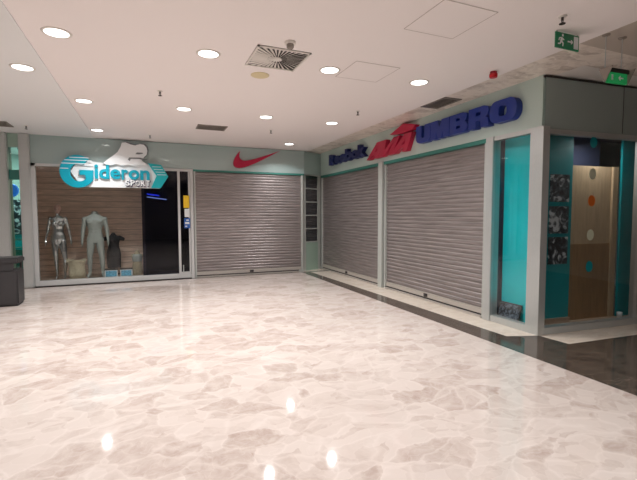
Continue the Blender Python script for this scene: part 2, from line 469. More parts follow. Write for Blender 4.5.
def shutter(label, loc, rz, w, h, guide_l=True, guide_r=True):
    t = thing('roller_shutter', label, 'shutter', loc, rz, 'closed roller shutters')
    link_mesh('shutter_curtain', shutter_curtain(w, .14, h), M['slat'], t)
    bm = bmesh.new(); box(bm, 0, w, -.035, .012, .055, .14, .006)
    link_mesh('bottom_rail', bm, M['rail'], t)
    link_mesh('ground_track', B(0, w, -.06, .03, 0, .03, .004), M['rail'], t)
    link_mesh('floor_gap', B(.01, w-.01, -.02, .01, .03, .055), M['darkrail'], t)
    if guide_l: link_mesh('guide_rail', B(-.045, .0, -.05, .03, 0, h, .004), M['post'], t)
    if guide_r: link_mesh('guide_rail', B(w, w+.045, -.05, .03, 0, h, .004), M['post'], t)
    bm = bmesh.new(); tube(bm, (w*.5,-.035,.098), (w*.5,-.06,.098), .03, 16); box(bm, w*.5-.05, w*.5+.05, -.045, -.035, .07, .126)
    link_mesh('lock', bm, M['darkrail'], t)
    return t
shutter('grey slatted roller shutter under the red tick sign on the back wall', (1.12, YB+.06, 0), 0, 2.75, HB-.045)
R90 = -PI/2
def rs(y): return YK - y          # distance along the right wall from the deep corner
shutter('grey slatted roller shutter of the right-hand shop, nearer the deep corner', (XR+.06, YK-.08, 0), R90, 3.10, HB-.06)
shutter('grey slatted roller shutter beneath the thick blue letters, largest and nearest', (XR+.06, 7.44, 0), R90, 2.72, HB-.06)
# posts
struct(link_mesh('trim_post_middle', B(XR-.03, XR+.1, 7.52, 7.68, 0, HB, .006), M['post']))
struct(link_mesh('trim_post_near', B(XR-.03, XR+.12, 4.52, 4.66, 0, HB, .006), M['steel']))
# corner column wraps both walls
p = [(XR-.02,3.90),(XR-.02,YC-.02)] ; q = ret(.09,-.02); q2 = ret(.09,.1)
struct(link_mesh('trim_corner_column', prism_xy(bmesh.new(), [(XR-.02,3.91),(XR-.02,YC-.02),(q.x,q.y),(q2.x,q2.y),(XR+.1,3.91)], 0, HB-.001), M['steel']))

# ------------------------------------------------------------------ oblique corner panel with a column of dark glass blocks
ang = math.atan2(YK-10.60, XR-3.93); LP = math.hypot(YK-10.60, XR-3.93)
cp = thing('corner_panel', 'x', 'x', (3.93, 10.60, 0), ang); struct(cp); del cp['label'], cp['category']; cp.name = 'wall_corner'
bm = bmesh.new(); box(bm, 0, .10, 0, .08, 0, HB); box(bm, .64, LP, 0, .08, 0, HB); box(bm, .10, .64, 0, .08, 0, .80)
link_mesh('panel_face', bm, M['pane_green'], cp)
bm = bmesh.new()
for k in range(6): box(bm, .10, .64, -.005, .08, .78+k*.37, .81+k*.37)
box(bm, .0, .12, -.012, .02, 0, HB); box(bm, .63, LP, -.01, .02, 0, HB)
link_mesh('block_mullion', bm, M['post'], cp)
for k in range(5):
    link_mesh('glass_block', B(.13, .625, .01, .07, .81+k*.37, 1.15+k*.37, .012), M['block'], cp)
struct(link_mesh('baseboard_corner', B(3.80,3.93,10.5,10.64,0,.06), M['post']))

# ------------------------------------------------------------------ window 3: narrow glazed bay on the right wall with teal board
w = struct(thing('window_3', 'x', 'x', (XR, 4.52, 0), R90)); del w['label'], w['category']
bm = bmesh.new()
box(bm, 0, .61, -.01, .08, HB-.06, HB, .003); box(bm, 0, .61, -.015, .09, 0, .09, .003)
link_mesh('window_frame', bm, M['steel'], w)
link_mesh('window_pane', B(0,.61,.02,.028,.09,HB-.06), M['glass'], w)
bm = B(0,.78,.30,.33,.0,HB+.3)
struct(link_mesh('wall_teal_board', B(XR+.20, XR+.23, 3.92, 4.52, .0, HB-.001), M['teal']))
struct(link_mesh('wall_bay_side', B(XR+.1, XR+.7, 4.56, 4.62, 0, HB+.3), M['dark_wall']))
struct(link_mesh('floor_bay', B(XR+.1, XR+.20, 3.93, 4.55, 0, .045), M['plinth']))
# leaning picture on the bay floor
lp = thing('leaning_picture', 'dark patterned picture panel leaning at the foot of the teal bay', 'picture', (XR+.115, 4.33, .045), R90)
bm = B(-.18,.18,0,.012,0,.24)
bmesh.ops.rotate(bm, verts=bm.verts, cent=(0,0,0), matrix=Matrix.Rotation(math.radians(-14),3,'X'))
link_mesh('print_sheet', bm, picture_mat('leaning_print', 11.1, 16, (120,132,146)), lp)
bm = bmesh.new(); box(bm,-.19,.19,-.006,.016,-.0,.012); box(bm,-.19,.19,-.006,.016,.238,.25); box(bm,-.19,-.178,-.006,.016,0,.25); box(bm,.178,.19,-.006,.016,0,.25)
bmesh.ops.rotate(bm, verts=bm.verts, cent=(0,0,0), matrix=Matrix.Rotation(math.radians(-14),3,'X'))
link_mesh('picture_frame', bm, M['darkrail'], lp)

# ------------------------------------------------------------------ window 4: return wall window
w = struct(thing('window_4', 'x', 'x', (XR, YC, 0), RET)); del w['label'], w['category']
bm = bmesh.new()
box(bm, .09, 4.6, -.01, .08, HB-.09, HB-.03, .003); box(bm, .09, 4.6, -.02, .09, 0, .09, .003)
box(bm, 1.74, 1.82, -.015, .085, .09, HB-.09, .003); box(bm, 3.5, 3.58, -.015, .085, .09, HB-.09, .003)
link_mesh('window_frame', bm, M['steel'], w)
link_mesh('window_pane', B(.09,1.74,.02,.028,.09,HB-.09), M['glass'], w)
link_mesh('window_pane', B(1.82,3.5,.02,.028,.09,HB-.09), M['glass'], w)
link_mesh('window_pane', B(3.58,4.6,.02,.028,.09,HB-.09), M['glass'], w)
def rbox(name, s0, s1, b0, b1, z0, z1, mat):
    o = link_mesh(name, B(s0,s1,b0,b1,z0,z1), mat); o.location = (XR,YC,0); o.rotation_euler = (0,0,RET); return struct(o)
rbox('wall_teal_left', .36, .80, .25, .28, .0, HB, M['teal_shaded'])
rbox('wall_teal_right', 1.74, 4.6, .25, .28, .0, HB, M['teal_shaded'])
rbox('wall_inner_dark', .80, 1.74, .60, .64, 0, HB+.1, M['dark_wall'])
rbox('ceiling_inner', .36, 4.6, .16, .64, HB, HB+.04, M['dark_wall'])
rbox('floor_inner', .36, 4.6, .09, .64, 0, .05, M['plinth'])
pw = thing('plywood_panel', 'tall two-tone wooden panel closing the doorway behind the round stickers', 'panel', (XR,YC,0), RET)
link_mesh('upper_sheet', B(.80,1.60,.30,.315,1.13,2.23), M['kraft'], pw)
link_mesh('lower_sheet', B(.80,1.60,.29,.315,.05,1.13), M['kraft2'], pw)
link_mesh('edge_post', B(1.60,1.70,.27,.32,.05,2.23), M['kraft'], pw)
rbox('baseboard_return', .37, .80, .22, .25, .05, .12, M['plinth'])
lab = ['black and white picture on the teal strip, top of the three',
       'black and white picture on the teal strip, middle of the three',
       'black and white picture on the teal strip, lowest of the three']
for k, (z0, z1) in enumerate(((1.72,2.09),(1.29,1.66),(.87,1.24))):
    pc = thing('photo_print', lab[k], 'picture', (XR,YC,0), RET, 'pictures on the teal strip')
    link_mesh('print_sheet', B(.40,.735,.236,.249,z0,z1), picture_mat('sport_print', 2.7*k+1.2), pc)
cols = [('cyan',2.50,'teal round sticker on the right-hand window glass, highest one'),
        ('cream',2.085,'cream round sticker on the right-hand window, above the orange one'),
        ('orange',1.73,'orange round sticker on the right-hand window glass'),
        ('cream',1.275,'cream round sticker on the right-hand window, below the orange one'),
        ('cyan',.85,'teal round sticker on the right-hand window glass, lowest one')]
for c, z, l in cols:
    bm = lathe([(0,0),(.062,0),(.062,.002),(0,.002)], 28)
    bmesh.ops.rotate(bm, verts=bm.verts, matrix=Matrix.Rotation(PI/2,3,'X'))
    bmesh.ops.scale(bm, vec=(1,1,1.2), verts=bm.verts)
    o = link_mesh('round_sticker', bm, M[c]); o.location = ret(.875,.019,z); o.rotation_euler = (0,0,RET)
    tag(o, l, 'sticker', 'round window stickers')
o = thing('paper_cup', 'small white cup on the window floor at far right', 'cup', ret(1.66,.15,.05), RET)
link_mesh('cup_body', lathe([(0,0),(.028,0),(.038,.09),(.034,.09),(.026,.006),(0,.006)], 20), M['box_w'], o, True)

# ------------------------------------------------------------------ signs
# teal and white shop sign over the display window
sg = thing('shop_sign', 'teal and white lettered shop sign with white emblem over the display window', 'sign', (0, YB-.03, 0))
def arc(cx, cz, rx, rz_, a0, a1, n=28):
    return [(cx+rx*math.cos(math.radians(a0+(a1-a0)*i/n)), cz+rz_*math.sin(math.radians(a0+(a1-a0)*i/n))) for i in range(n+1)]
back = [(-1.30,2.17),(.30,2.17),(.46,2.44),(.31,2.72),(.05,2.72),(-.85,2.70),(-1.1,2.74),(-1.35,2.74),(-1.5,2.5)]
curve_solid('backing_panel', [back], .05, M['sign_w'], sg, 0)
G = arc(-1.36,2.50,.335,.35,50,330,44) + [(-1.06,2.53),(-1.32,2.53),(-1.32,2.43),(-1.22,2.43)] + arc(-1.33,2.48,.175,.20,318,62,36)
curve_solid('big_letter', [G], .07, M['sign_t'], sg, -.045, .004)
bm = bmesh.new()
for k, (z, x0, x1) in enumerate(((2.79,-1.50,-1.14),(2.73,-1.6,-1.08),(2.66,-1.66,-1.05),(2.55,-1.69,-1.53))):
    box(bm, x0, x1, -.124, -.117, z, z+.014)
link_mesh('white_stripe', bm, M['sign_w'], sg)
lx = [(-1.035,-.965),(-.945,-.745),(-.725,-.52),(-.50,-.365),(-.35,-.13),(-.11,.09)]
for ch, (x0, x1) in zip('ideron', lx):
    z1 = 2.665 if ch in 'id' else 2.575
    text_solid('letter', ch, x0, x1, 2.355, z1, .05, M['sign_t'], sg, -.05, .028)
for ch, k in zip('SPORT', range(5)):
    text_solid('small_letter', ch, -.43+k*.108, -.43+k*.108+.096, 2.215, 2.345, .03, M['sign_w'], sg, -.088, .03)
    # dark drop edge behind each small letter
    text_solid('letter_edge', ch, -.425+k*.108, -.425+k*.108+.106, 2.195, 2.345, .02, M['navy'], sg, -.062, .05)
curve_solid('arrow_block', [[(.12,2.18),(.32,2.18),(.49,2.45),(.34,2.71),(.06,2.74),(.24,2.46)]], .05, M['sign_t2'], sg, -.05, .003)
bm = bmesh.new()
for z, x0, x1 in ((2.66,.15,.34),(2.60,.18,.38),(2.54,.22,.42),(2.48,.25,.45)): box(bm, x0, x1, -.108, -.102, z, z+.010)
link_mesh('white_stripe', bm, M['sign_w'], sg)
fig = [(-.86,2.70),(-.76,2.80),(-.66,2.88),(-.56,2.98),(-.50,3.10),(-.47,3.20),(-.40,3.21),(-.30,3.17),(-.20,3.15),(-.10,3.19),
       (-.02,3.18),(.03,3.12),(.05,3.04),(.03,2.95),(-.02,2.90),(-.04,2.86),(-.08,2.80),(.02,2.73),(.04,2.69)]
fig = [(x, 2.62+(z-2.62)*.95) for x, z in fig]
wave = [(.0-.12*i, 2.665+(.03 if i % 2 else 0)) for i in range(1,7)]
curve_solid('emblem', [fig+wave], .06, M['sign_w'], sg, -.055, .004)
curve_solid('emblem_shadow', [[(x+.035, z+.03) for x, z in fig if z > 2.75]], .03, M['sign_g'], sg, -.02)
curve_solid('emblem_mark', [[(-.36,2.80),(-.33,2.85),(-.10,2.855),(.0,2.83),(.05,2.84),(.05,2.82),(-.02,2.80),(-.12,2.825),(-.30,2.82),(-.32,2.77)]], .008, M['sign_g'], sg, -.116)
curve_solid('emblem_mark', [[(-.20,2.93),(-.17,2.97),(-.05,2.97),(-.04,2.95),(-.12,2.93)]], .008, M['sign_g'], sg, -.116)

# red tick sign
sw = thing('tick_sign', 'red curved tick-shaped sign above the back roller shutter', 'sign', (0, YB-.01, 0))
def bez(p0, p1, p2, p3, n=16):
    r = []
    for i in range(n):
        t = i/n; r.append(tuple((1-t)**3*p0[j]+3*(1-t)**2*t*p1[j]+3*(1-t)*t*t*p2[j]+t**3*p3[j] for j in (0,1)))
    return r
out = bez((2.20,3.14),(2.05,2.98),(1.94,2.72),(2.20,2.735)) + bez((2.20,2.735),(2.42,2.75),(2.85,3.0),(3.22,3.20)) + bez((3.22,3.20),(2.85,3.06),(2.48,2.92),(2.34,2.915)) + bez((2.34,2.915),(2.20,2.91),(2.16,2.99),(2.20,3.14))
curve_solid('sign_face', [out], .05, M['red'], sw, 0, .004)

# right wall lettering; s runs from the deep corner towards the camera
def wall_sign(name, label): return thing(name, label, 'sign', (XR-.004, YK, 0), R90)
rb = wall_sign('letter_sign', 'small navy lettering on the right fascia beside the corner')
s0 = rs(10.10); widths = [.36,.30,.30,.34,.32,.34]; x = s0
for ch, wd, top in zip('Reebok', widths, (3.12,3.05,3.05,3.14,3.05,3.14)):
    text_solid('letter', ch, x, x+wd+.01, 2.85, top, .10, M['navy'], rb, 0, .06); x += wd
# AVIA: slanted block letters and a triangle
av = wall_sign('letter_sign', 'slanted red lettering topped by a red triangle on the right fascia')
z0, z1 = 2.745, 3.06; sh = .28
def sl(pts, s): return [(s+x*.95+sh*(z), z0+z*(z1-z0)) for x, z in pts]
a0 = rs(8.06)
wA = .46
defs = [
 [[(0,0),(.16,1),(.42,1),(.50,0),(.34,0),(.33,.22),(.20,.22),(.15,0)], [(.22,.40),(.32,.40),(.30,.80)]],
 [[(0,1),(.14,1),(.26,.35),(.42,1),(.56,1),(.32,0),(.12,0)]],
 [[(0,0),(0,1),(.15,1),(.15,0)]],
 [[(0,0),(.18,1),(.44,1),(.56,0),(.40,0),(.38,.22),(.22,.22),(.16,0)], [(.25,.40),(.36,.40),(.34,.80)]],
]
for dd, off in zip(defs, (0,.39,.86,.98)):
    curve_solid('letter', [sl(p, a0+off) for p in dd], .09, M['red'], av, 0, .004)
curve_solid('triangle_mark', [[(rs(7.12),3.135),(rs(6.66),3.262),(rs(6.28),3.17),(rs(6.38),3.10),(rs(6.83),3.095)]], .09, M['red'], av, 0, .003)
# UMBRO: heavy slab letters
um = wall_sign('letter_sign', 'large thick blue lettering on the right fascia')
KU = .885; u0 = rs(6.24); z0, z1 = 2.815, 3.105; Hh = z1-z0
def uz(pts, s): return [(u0+s+x*KU, z0+z*Hh) for x, z in pts]
def rr(x0, x1, za, zb, r, n=7):
    rx, rzz = r, r/Hh; q = []
    for cx, cz, a in ((x1-rx,zb-rzz,0),(x0+rx,zb-rzz,90),(x0+rx,za+rzz,180),(x1-rx,za+rzz,270)):
        q += [(cx+rx*math.cos(math.radians(a+90*i/n)), cz+rzz*math.sin(math.radians(a+90*i/n))) for i in range(n+1)]
    return q
U = [[(0,1),(.17,1),(.17,.36),(.19,.25),(.25,.25),(.27,.36),(.27,1),(.44,1),(.44,.22),(.41,.08),(.34,0),(.10,0),(.03,.08),(0,.22)]]
Mm = [[(0,0),(0,1),(.20,1),(.26,.55),(.32,1),(.52,1),(.52,0),(.37,0),(.37,.52),(.31,0),(.21,0),(.15,.52),(.15,0)]]
Bb = [[(0,0),(0,1),(.33,1),(.41,.93),(.43,.78),(.40,.60),(.36,.54),(.42,.46),(.45,.28),(.42,.08),(.34,0)], [(.16,.62),(.26,.62),(.26,.78),(.16,.78)], [(.16,.22),(.27,.22),(.27,.40),(.16,.40)]]
Rr = [[(0,0),(0,1),(.33,1),(.42,.92),(.44,.72),(.41,.52),(.36,.46),(.42,.38),(.44,.0),(.28,0),(.26,.34),(.16,.36),(.16,0)], [(.16,.58),(.27,.58),(.27,.78),(.16,.78)]]
Oo = [rr(0,.52,0,1.0,.13), rr(.18,.34,.24,.76,.05)]
s = 0
for let, wd in ((U,.44),(Mm,.52),(Bb,.45),(Rr,.44),(Oo,.52)):
    curve_solid('letter', [uz(p, s) for p in let], .10, M['blue'], um, 0, .005); s += wd*KU+.02

# ------------------------------------------------------------------ ceiling fittings
def downlight(label, x, y, z=HC, power=1.0):
    t = thing('downlight', label, 'ceiling light', (x, y, z), 0, 'round recessed downlights')
    link_mesh('trim_ring', lathe([(.102,0),(.128,0),(.128,-.004),(.120,-.009),(.102,-.007),(.102,0)], 36, ring=True), M['white_pl'], t, True)
    link_mesh('diffuser', lathe([(0,-.006),(.102,-.006),(.102,-.003),(0,-.003)], 36), M['lampface'], t)
    ld = bpy.data.lights.new('downlight_lamp', 'AREA'); ld.shape = 'DISK'; ld.size = .11; ld.energy = 46*power
    ld.color = (1.0, .99, .98); ld.spread = math.radians(138)
    lo = bpy.data.objects.new('lamp', ld); COL.objects.link(lo); lo.parent = t; lo.location = (0,0,-.02)
    return t
rows = [
 (-.74, 4.64, 'large bright round downlight at upper left, nearest on the pale ceiling'),
 (.65, 4.62, 'round downlight at top, between the upper left light and the square diffuser'),
 (2.05, 4.58, 'bright round downlight just right of the square air diffuser'),
 (3.31, 4.55, 'bright round downlight above the thick blue lettering'),
 (-.83, 7.2, 'round downlight on the left, second back along the grey ceiling line'),
 (.60, 7.13, 'round downlight above the right end of the teal and white sign'),
 (1.98, 7.16, 'small round downlight above the red tick sign, nearer one'),
 (3.25, 7.16, 'small round downlight above the navy lettering, right of the sprinkler'),
 (-.88, 9.54, 'round downlight close above the left part of the teal and white sign'),
 (3.24, 9.65, 'smallest farthest downlight near the deep corner'),
]
for x, y, l in rows: downlight(l, x, y)
downlight('round downlight on the grey ceiling at far left', -1.28, 5.82, HC-.012)
for x in (-.8, .6, 2.0, 3.3): downlight('unseen round downlight added over the near floor', x, 2.1, power=.45)  # unseen row added for its light, continuing the grid
for x in (-5.5, -3.5): downlight('round downlight on the grey ceiling outside the left edge', x, 7.2, HC-.012); downlight('round downlight on the grey ceiling outside the left edge', x, 3.2, HC-.012)
for x in (-.8, .6, 2.0, 3.3): downlight('unseen round downlight added behind the viewpoint', x, -.4, power=.7)  # rear row out of view, added to light ceiling and return wall

# grilles
def grille(label, x0, x1, y0, y1, n, along='x', z=HC):
    t = thing('ceiling_vent', label, 'vent', ((x0+x1)/2, (y0+y1)/2, z), 0)
    a, b = (x1-x0)/2, (y1-y0)/2
    link_mesh('vent_back', B(-a,a,-b,b,-.003,-.001), M['ventdark'], t)
    bm = bmesh.new(); box(bm,-a,a,-b,-b+.025,-.014,-.002); box(bm,-a,a,b-.025,b,-.014,-.002); box(bm,-a,-a+.025,-b,b,-.014,-.002); box(bm,a-.025,a,-b,b,-.014,-.002)
    link_mesh('vent_frame', bm, M['vent'], t)
    for k in range(n):
        if along == 'x':
            y = -b+.03+(2*b-.06)*(k+.5)/n; bm = B(-a+.02,a-.02,y-.009,y+.009,-.010,-.004)
        else:
            x = -a+.03+(2*a-.06)*(k+.5)/n; bm = B(x-.009,x+.009,-b+.02,b-.02,-.010,-.004)
        link_mesh('louvre', bm, M['vent'], t)
    return t
grille('dark rectangular ceiling vent between the teal sign and the red tick', .94, 1.50, 8.2, 8.62, 7)
grille('dark rectangular ceiling vent at far left over the steel pillar', -2.95, -2.32, 9.25, 9.72, 7, z=HC-.012)
grille('dark square ceiling vent above the thick blue lettering', 4.09, 4.42, 5.0, 5.58, 9, 'x', HC+.015)
# swirl diffuser
t = thing('air_diffuser', 'square swirl air diffuser in the ceiling beside the smoke detector', 'vent', (1.37, 4.47, HC))
bm = bmesh.new(); box(bm,-.29,.29,-.29,.29,-.004,-.001)
link_mesh('diffuser_back', bm, M['ventdark'], t)
bm = bmesh.new(); h_ = .29
for a, b_, c, d in ((-h_,h_,-h_,-h_+.02),(-h_,h_,h_-.02,h_),(-h_,-h_+.02,-h_,h_),(h_-.02,h_,-h_,h_)): box(bm,a,b_,c,d,-.016,-.003)
link_mesh('diffuser_frame', bm, M['white_pl'], t)
for k in range(36):
    a = 2*PI*k/36; c_, s_ = math.cos(a), math.sin(a); L1 = .268/max(abs(c_), abs(s_)); L0 = .05 if k % 2 == 0 else .11
    bm = bmesh.new(); n_ = Vector((-s_, c_, 0)); dv = Vector((c_, s_, 0))
    P = [dv*L0-n_*.003, dv*L1-n_*.014, dv*L1+n_*.010, dv*L0+n_*.003]
    vt = [bm.verts.new((p_.x,p_.y,-.013 if i in (0,1) else -.007)) for i, p_ in enumerate(P)]
    vb = [bm.verts.new((p_.x,p_.y,-.010 if i in (0,1) else -.004)) for i, p_ in enumerate(P)]
    bm.faces.new(vt); bm.faces.new(vb)
    for i in range(4): bm.faces.new([vt[i], vt[(i+1)%4], vb[(i+1)%4], vb[i]])
    link_mesh('swirl_blade', bm, M['white_pl'], t)
link_mesh('diffuser_hub', lathe([(0,-.018),(.05,-.016),(.055,-.004),(0,-.004)], 24), M['white_pl'], t)

t = thing('smoke_detector', 'round grey smoke detector on the ceiling above the square diffuser', 'smoke detector', (1.36, 4.0, HC))
link_mesh('base', lathe([(0,0),(.055,0),(.055,-.025),(.0,-.025)], 28), M['white_pl'], t, False)
link_mesh('sensor_head', lathe([(0,-.025),(.036,-.025),(.036,-.055),(.026,-.068),(0,-.068)], 28), M['vent'], t, False)
t = thing('ceiling_disc', 'flat cream round cover on the ceiling below the square diffuser', 'cover plate', (1.33, 5.07, HC))
link_mesh('cover_disc', lathe([(0,-.012),(.10,-.012),(.112,-.006),(.112,0),(0,0)], 36), M['lampoff'], t)

def sprinkler(label, x, y, z=HC):
    t = thing('sprinkler', label, 'sprinkler', (x, y, z), 0, 'ceiling sprinkler heads')
    link_mesh('escutcheon', lathe([(0,0),(.035,0),(.032,-.008),(.0,-.010)], 20), M['white_pl'], t)
    bm = bmesh.new(); tube(bm,(0,0,-.008),(0,0,-.035),.011,10); tube(bm,(.012,0,-.03),(.004,0,-.062),.004,6); tube(bm,(-.012,0,-.03),(-.004,0,-.062),.004,6)
    link_mesh('nozzle', bm, M['ventdark'], t)
    link_mesh('deflector', lathe([(0,-.062),(.026,-.062),(.026,-.066),(0,-.066)], 16), M['ventdark'], t)
    return t
sprinkler('small dark sprinkler head left of the round downlight over the teal and white sign', .214, 6.24)
sprinkler('tiny sprinkler head close above the emblem of the teal sign', .11, 9.70)
sprinkler('tiny sprinkler head at far left above the steel pillar', -2.08, 9.53, HC-.012)
sprinkler('tiny sprinkler head above the red tick sign', 2.37, 8.21)
sprinkler('dark sprinkler head on the ceiling above the red lettering', 3.28, 6.18)
sprinkler('largest dark sprinkler head just above the green exit sign', 3.375, 2.59)
# ceiling hatches drawn by thin seams
def hatch(label, pts):
    t = thing('access_hatch', label, 'hatch', (pts[0][0], pts[0][1], HC))
    bm = bmesh.new(); ox, oy = pts[0]
    for (a, b_), (c, d) in zip(pts, pts[1:]+pts[:1]):
        p_, q_ = Vector((a-ox,b_-oy,0)), Vector((c-ox,d-oy,0)); n_ = (q_-p_).normalized(); n_ = Vector((-n_.y,n_.x,0))*.0035
        vs = [p_-n_, q_-n_, q_+n_, p_+n_]
        f1 = [bm.verts.new((v.x,v.y,-.0035)) for v in vs]; f0 = [bm.verts.new((v.x,v.y,0)) for v in vs]
        bm.faces.new(f1); bm.faces.new(f0)
        for i in range(4): bm.faces.new([f1[i],f1[(i+1)%4],f0[(i+1)%4],f0[i]])
    link_mesh('hatch_seam', bm, M['seam'], t)
    vs = [(a-ox,b_-oy) for a, b_ in pts]; bm = prism_xy(bmesh.new(), vs, -.002, 0)
    link_mesh('hatch_panel', bm, M['ceiling'], t)
hatch('square ceiling access hatch left of the downlight over the blue lettering', [(2.21,4.20),(2.785,4.20),(2.785,4.76),(2.21,4.76)])
hatch('square ceiling access hatch at the top of the picture left of the exit sign', [(2.24,2.75),(2.80,2.75),(2.80,3.32),(2.24,3.32)])
# red alarm
t = thing('alarm_sounder', 'small red round fire alarm under the ceiling edge above the blue lettering', 'alarm', (3.90, 3.88, HC))
link_mesh('sounder_body', lathe([(0,-.07),(.042,-.07),(.048,-.055),(.048,-.028),(0,-.028)], 28), M['alarm'], t, False)
link_mesh('mount_base', lathe([(0,-.028),(.04,-.028),(.04,0),(0,0)], 28), M['red_dk'], t, False)

# exit sign (flat double-faced panel hung from the ceiling)
ex = thing('exit_sign', 'green running-man exit sign with arrow hanging below the ceiling', 'exit sign', (3.72, 2.8, HC))
link_mesh('sign_panel', B(-.158,.158,-.006,.006,-.155,-.012), M['exit_g'], ex)
bm = bmesh.new(); box(bm,-.145,-.135,-.004,.004,-.012,0); box(bm,.135,.145,-.004,.004,-.012,0)
link_mesh('hanger', bm, M['steel'], ex)
link_mesh('door_symbol', B(.085,.142,-.010,-.006,-.140,-.026), M['sign_w'], ex)
bm = bmesh.new()
def bar(bm, p, q, w_, y0=-.010, y1=-.006):
    p_, q_ = Vector((p[0],p[1])), Vector((q[0],q[1])); n_ = (q_-p_).normalized(); n_ = Vector((-n_.y,n_.x))*w_/2
    vs = [p_-n_, q_-n_, q_+n_, p_+n_]
    f = [bm.verts.new((v.x,y0,v.y)) for v in vs]; g_ = [bm.verts.new((v.x,y1,v.y)) for v in vs]
    bm.faces.new(f); bm.faces.new(g_)
    for i in range(4): bm.faces.new([f[i],f[(i+1)%4],g_[(i+1)%4],g_[i]])
bar(bm,(.0,-.083),(.062,-.083),.012); bar(bm,(.066,-.083),(.046,-.066),.010); bar(bm,(.066,-.083),(.046,-.100),.010)
link_mesh('arrow_symbol', bm, M['sign_w'], ex)
bm = bmesh.new()
bar(bm,(-.080,-.060),(-.088,-.096),.026); bar(bm,(-.086,-.092),(-.062,-.108),.013); bar(bm,(-.062,-.106),(-.066,-.136),.011)
bar(bm,(-.090,-.092),(-.104,-.118),.013); bar(bm,(-.103,-.117),(-.130,-.120),.011); bar(bm,(-.078,-.060),(-.050,-.078),.009); bar(bm,(-.084,-.058),(-.112,-.066),.009); bar(bm,(-.112,-.066),(-.120,-.088),.009)
hd = [bm.verts.new((-.072+.013*math.cos(2*PI*i/14), -.010, -.038+.013*math.sin(2*PI*i/14))) for i in range(14)]; bm.faces.new(hd)
link_mesh('running_figure', bm, M['sign_w'], ex)

# hanging emergency lamp at the right edge
em = thing('emergency_light', 'green lit emergency box light hanging on two rods at upper right', 'emergency light', (4.27, 2.70, HC+.015), math.radians(-4))
for k, x in enumerate((-.13, .09)):
    bm = bmesh.new(); tube(bm,(x,.0,-.006),(x,.0,-.315),.005,8)
    rod = link_mesh('hanging_rod', bm, M['steel'], em)
    link_mesh('ceiling_rose', lathe([(0,0),(.036,0),(.032,-.012),(0,-.018)], 20, (x,0,0)), M['vent'], rod)
link_mesh('housing', B(-.13,.16,-.035,.035,-.355,-.315,.004), M['ventdark'], em)
for x in (-.14,.165):
    bm = bmesh.new()
    pts = [(x,-.085,-.315),(x,.055,-.315),(x,-.01,-.46)]
    a_ = [bm.verts.new(p_) for p_ in pts]; b2 = [bm.verts.new((p_[0]+.006,p_[1],p_[2])) for p_ in pts]
    bm.faces.new(a_); bm.faces.new(b2)
    for i in range(3): bm.faces.new([a_[i],a_[(i+1)%3],b2[(i+1)%3],b2[i]])
    link_mesh('end_plate', bm, M['vent'], em)
bm = B(-.12,.14,-.03,.0,-.455,-.355,.004)
fc = link_mesh('lit_face', bm, M['exit_lit'], em)
link_mesh('face_symbol', B(-.08,-.06,-.034,-.030,-.43,-.38), M['sign_w'], fc)
bm = bmesh.new(); bar(bm,(.02,-.405),(.08,-.405),.012,-.034,-.030); bar(bm,(.02,-.405),(.04,-.385),.010,-.034,-.030); bar(bm,(.02,-.405),(.04,-.425),.010,-.034,-.030)
link_mesh('face_symbol', bm, M['sign_w'], fc)

# ------------------------------------------------------------------ bodies by voxel remesh
def ell(bm, c, r, seg=20, rot=None):
    res = bmesh.ops.create_uvsphere(bm, u_segments=seg, v_segments=seg//2+2, radius=1)
    for v in res['verts']:
        p_ = Vector((v.co.x*r[0], v.co.y*r[1], v.co.z*r[2]))
        if rot: p_ = rot @ p_
        v.co = p_+Vector(c)
def chain(bm, pts):
    for (p_, r_), (q_, s_) in zip(pts, pts[1:]):
        tube(bm, p_, q_, r_, 14, s_); ell(bm, p_, (r_,)*3, 12)
    ell(bm, pts[-1][0], (pts[-1][1],)*3, 12)
def loft(bm, secs, n=28):
    rings = [[bm.verts.new((cx+rx*math.cos(2*PI*i/n), cy+ry*math.sin(2*PI*i/n), z)) for i in range(n)] for z, cx, cy, rx, ry in secs]
    for a_, b2 in zip(rings, rings[1:]):
        for i in range(n): bm.faces.new([a_[i], a_[(i+1)%n], b2[(i+1)%n], b2[i]])
    bm.faces.new(rings[0]); bm.faces.new(rings[-1])
def solidify_body(name, bm, mat, parent, vox=.009, smooth=6):
    o = link_mesh(name, bm, mat)
    md = o.modifiers.new('r', 'REMESH'); md.mode = 'VOXEL'; md.voxel_size = vox; md.use_smooth_shade = True
    m2 = o.modifiers.new('s', 'SMOOTH'); m2.iterations = smooth; m2.factor = .5
    bpy.context.view_layer.update()
    me = bpy.data.meshes.new_from_object(o.evaluated_get(bpy.context.evaluated_depsgraph_get()))
    bpy.data.objects.remove(o)
    me.materials.clear(); me.materials.append(mat); me.name = name
    for p_ in me.polygons: p_.use_smooth = True
    n = bpy.data.objects.new(name, me); COL.objects.link(n); n.parent = parent
    return n
def hand(bm, w_, d, side):
    """w_ wrist, d downward direction; palm, four fingers and a thumb leaving the front edge"""
    w_ = Vector(w_); d = Vector(d).normalized(); f = Vector((0,-1,0)); f = (f-d*f.dot(d)).normalized(); n_ = d.cross(f)
    chain(bm, [(w_, .024), (w_+d*.045, .026), (w_+d*.085, .026)])
    for k, ln in enumerate((.062,.072,.066,.050)):
        b_ = w_+d*.085+f*(.024-.016*k); m_ = b_+d*ln*.55; e_ = m_+(d*.9-n_*side*.35).normalized()*ln*.45
        chain(bm, [(b_, .0095), (m_, .009), (e_, .0075)])
    b_ = w_+d*.03+f*.022; chain(bm, [(b_, .012), (b_+d*.03+f*.022, .010), (b_+d*.058+f*.026, .0085)])

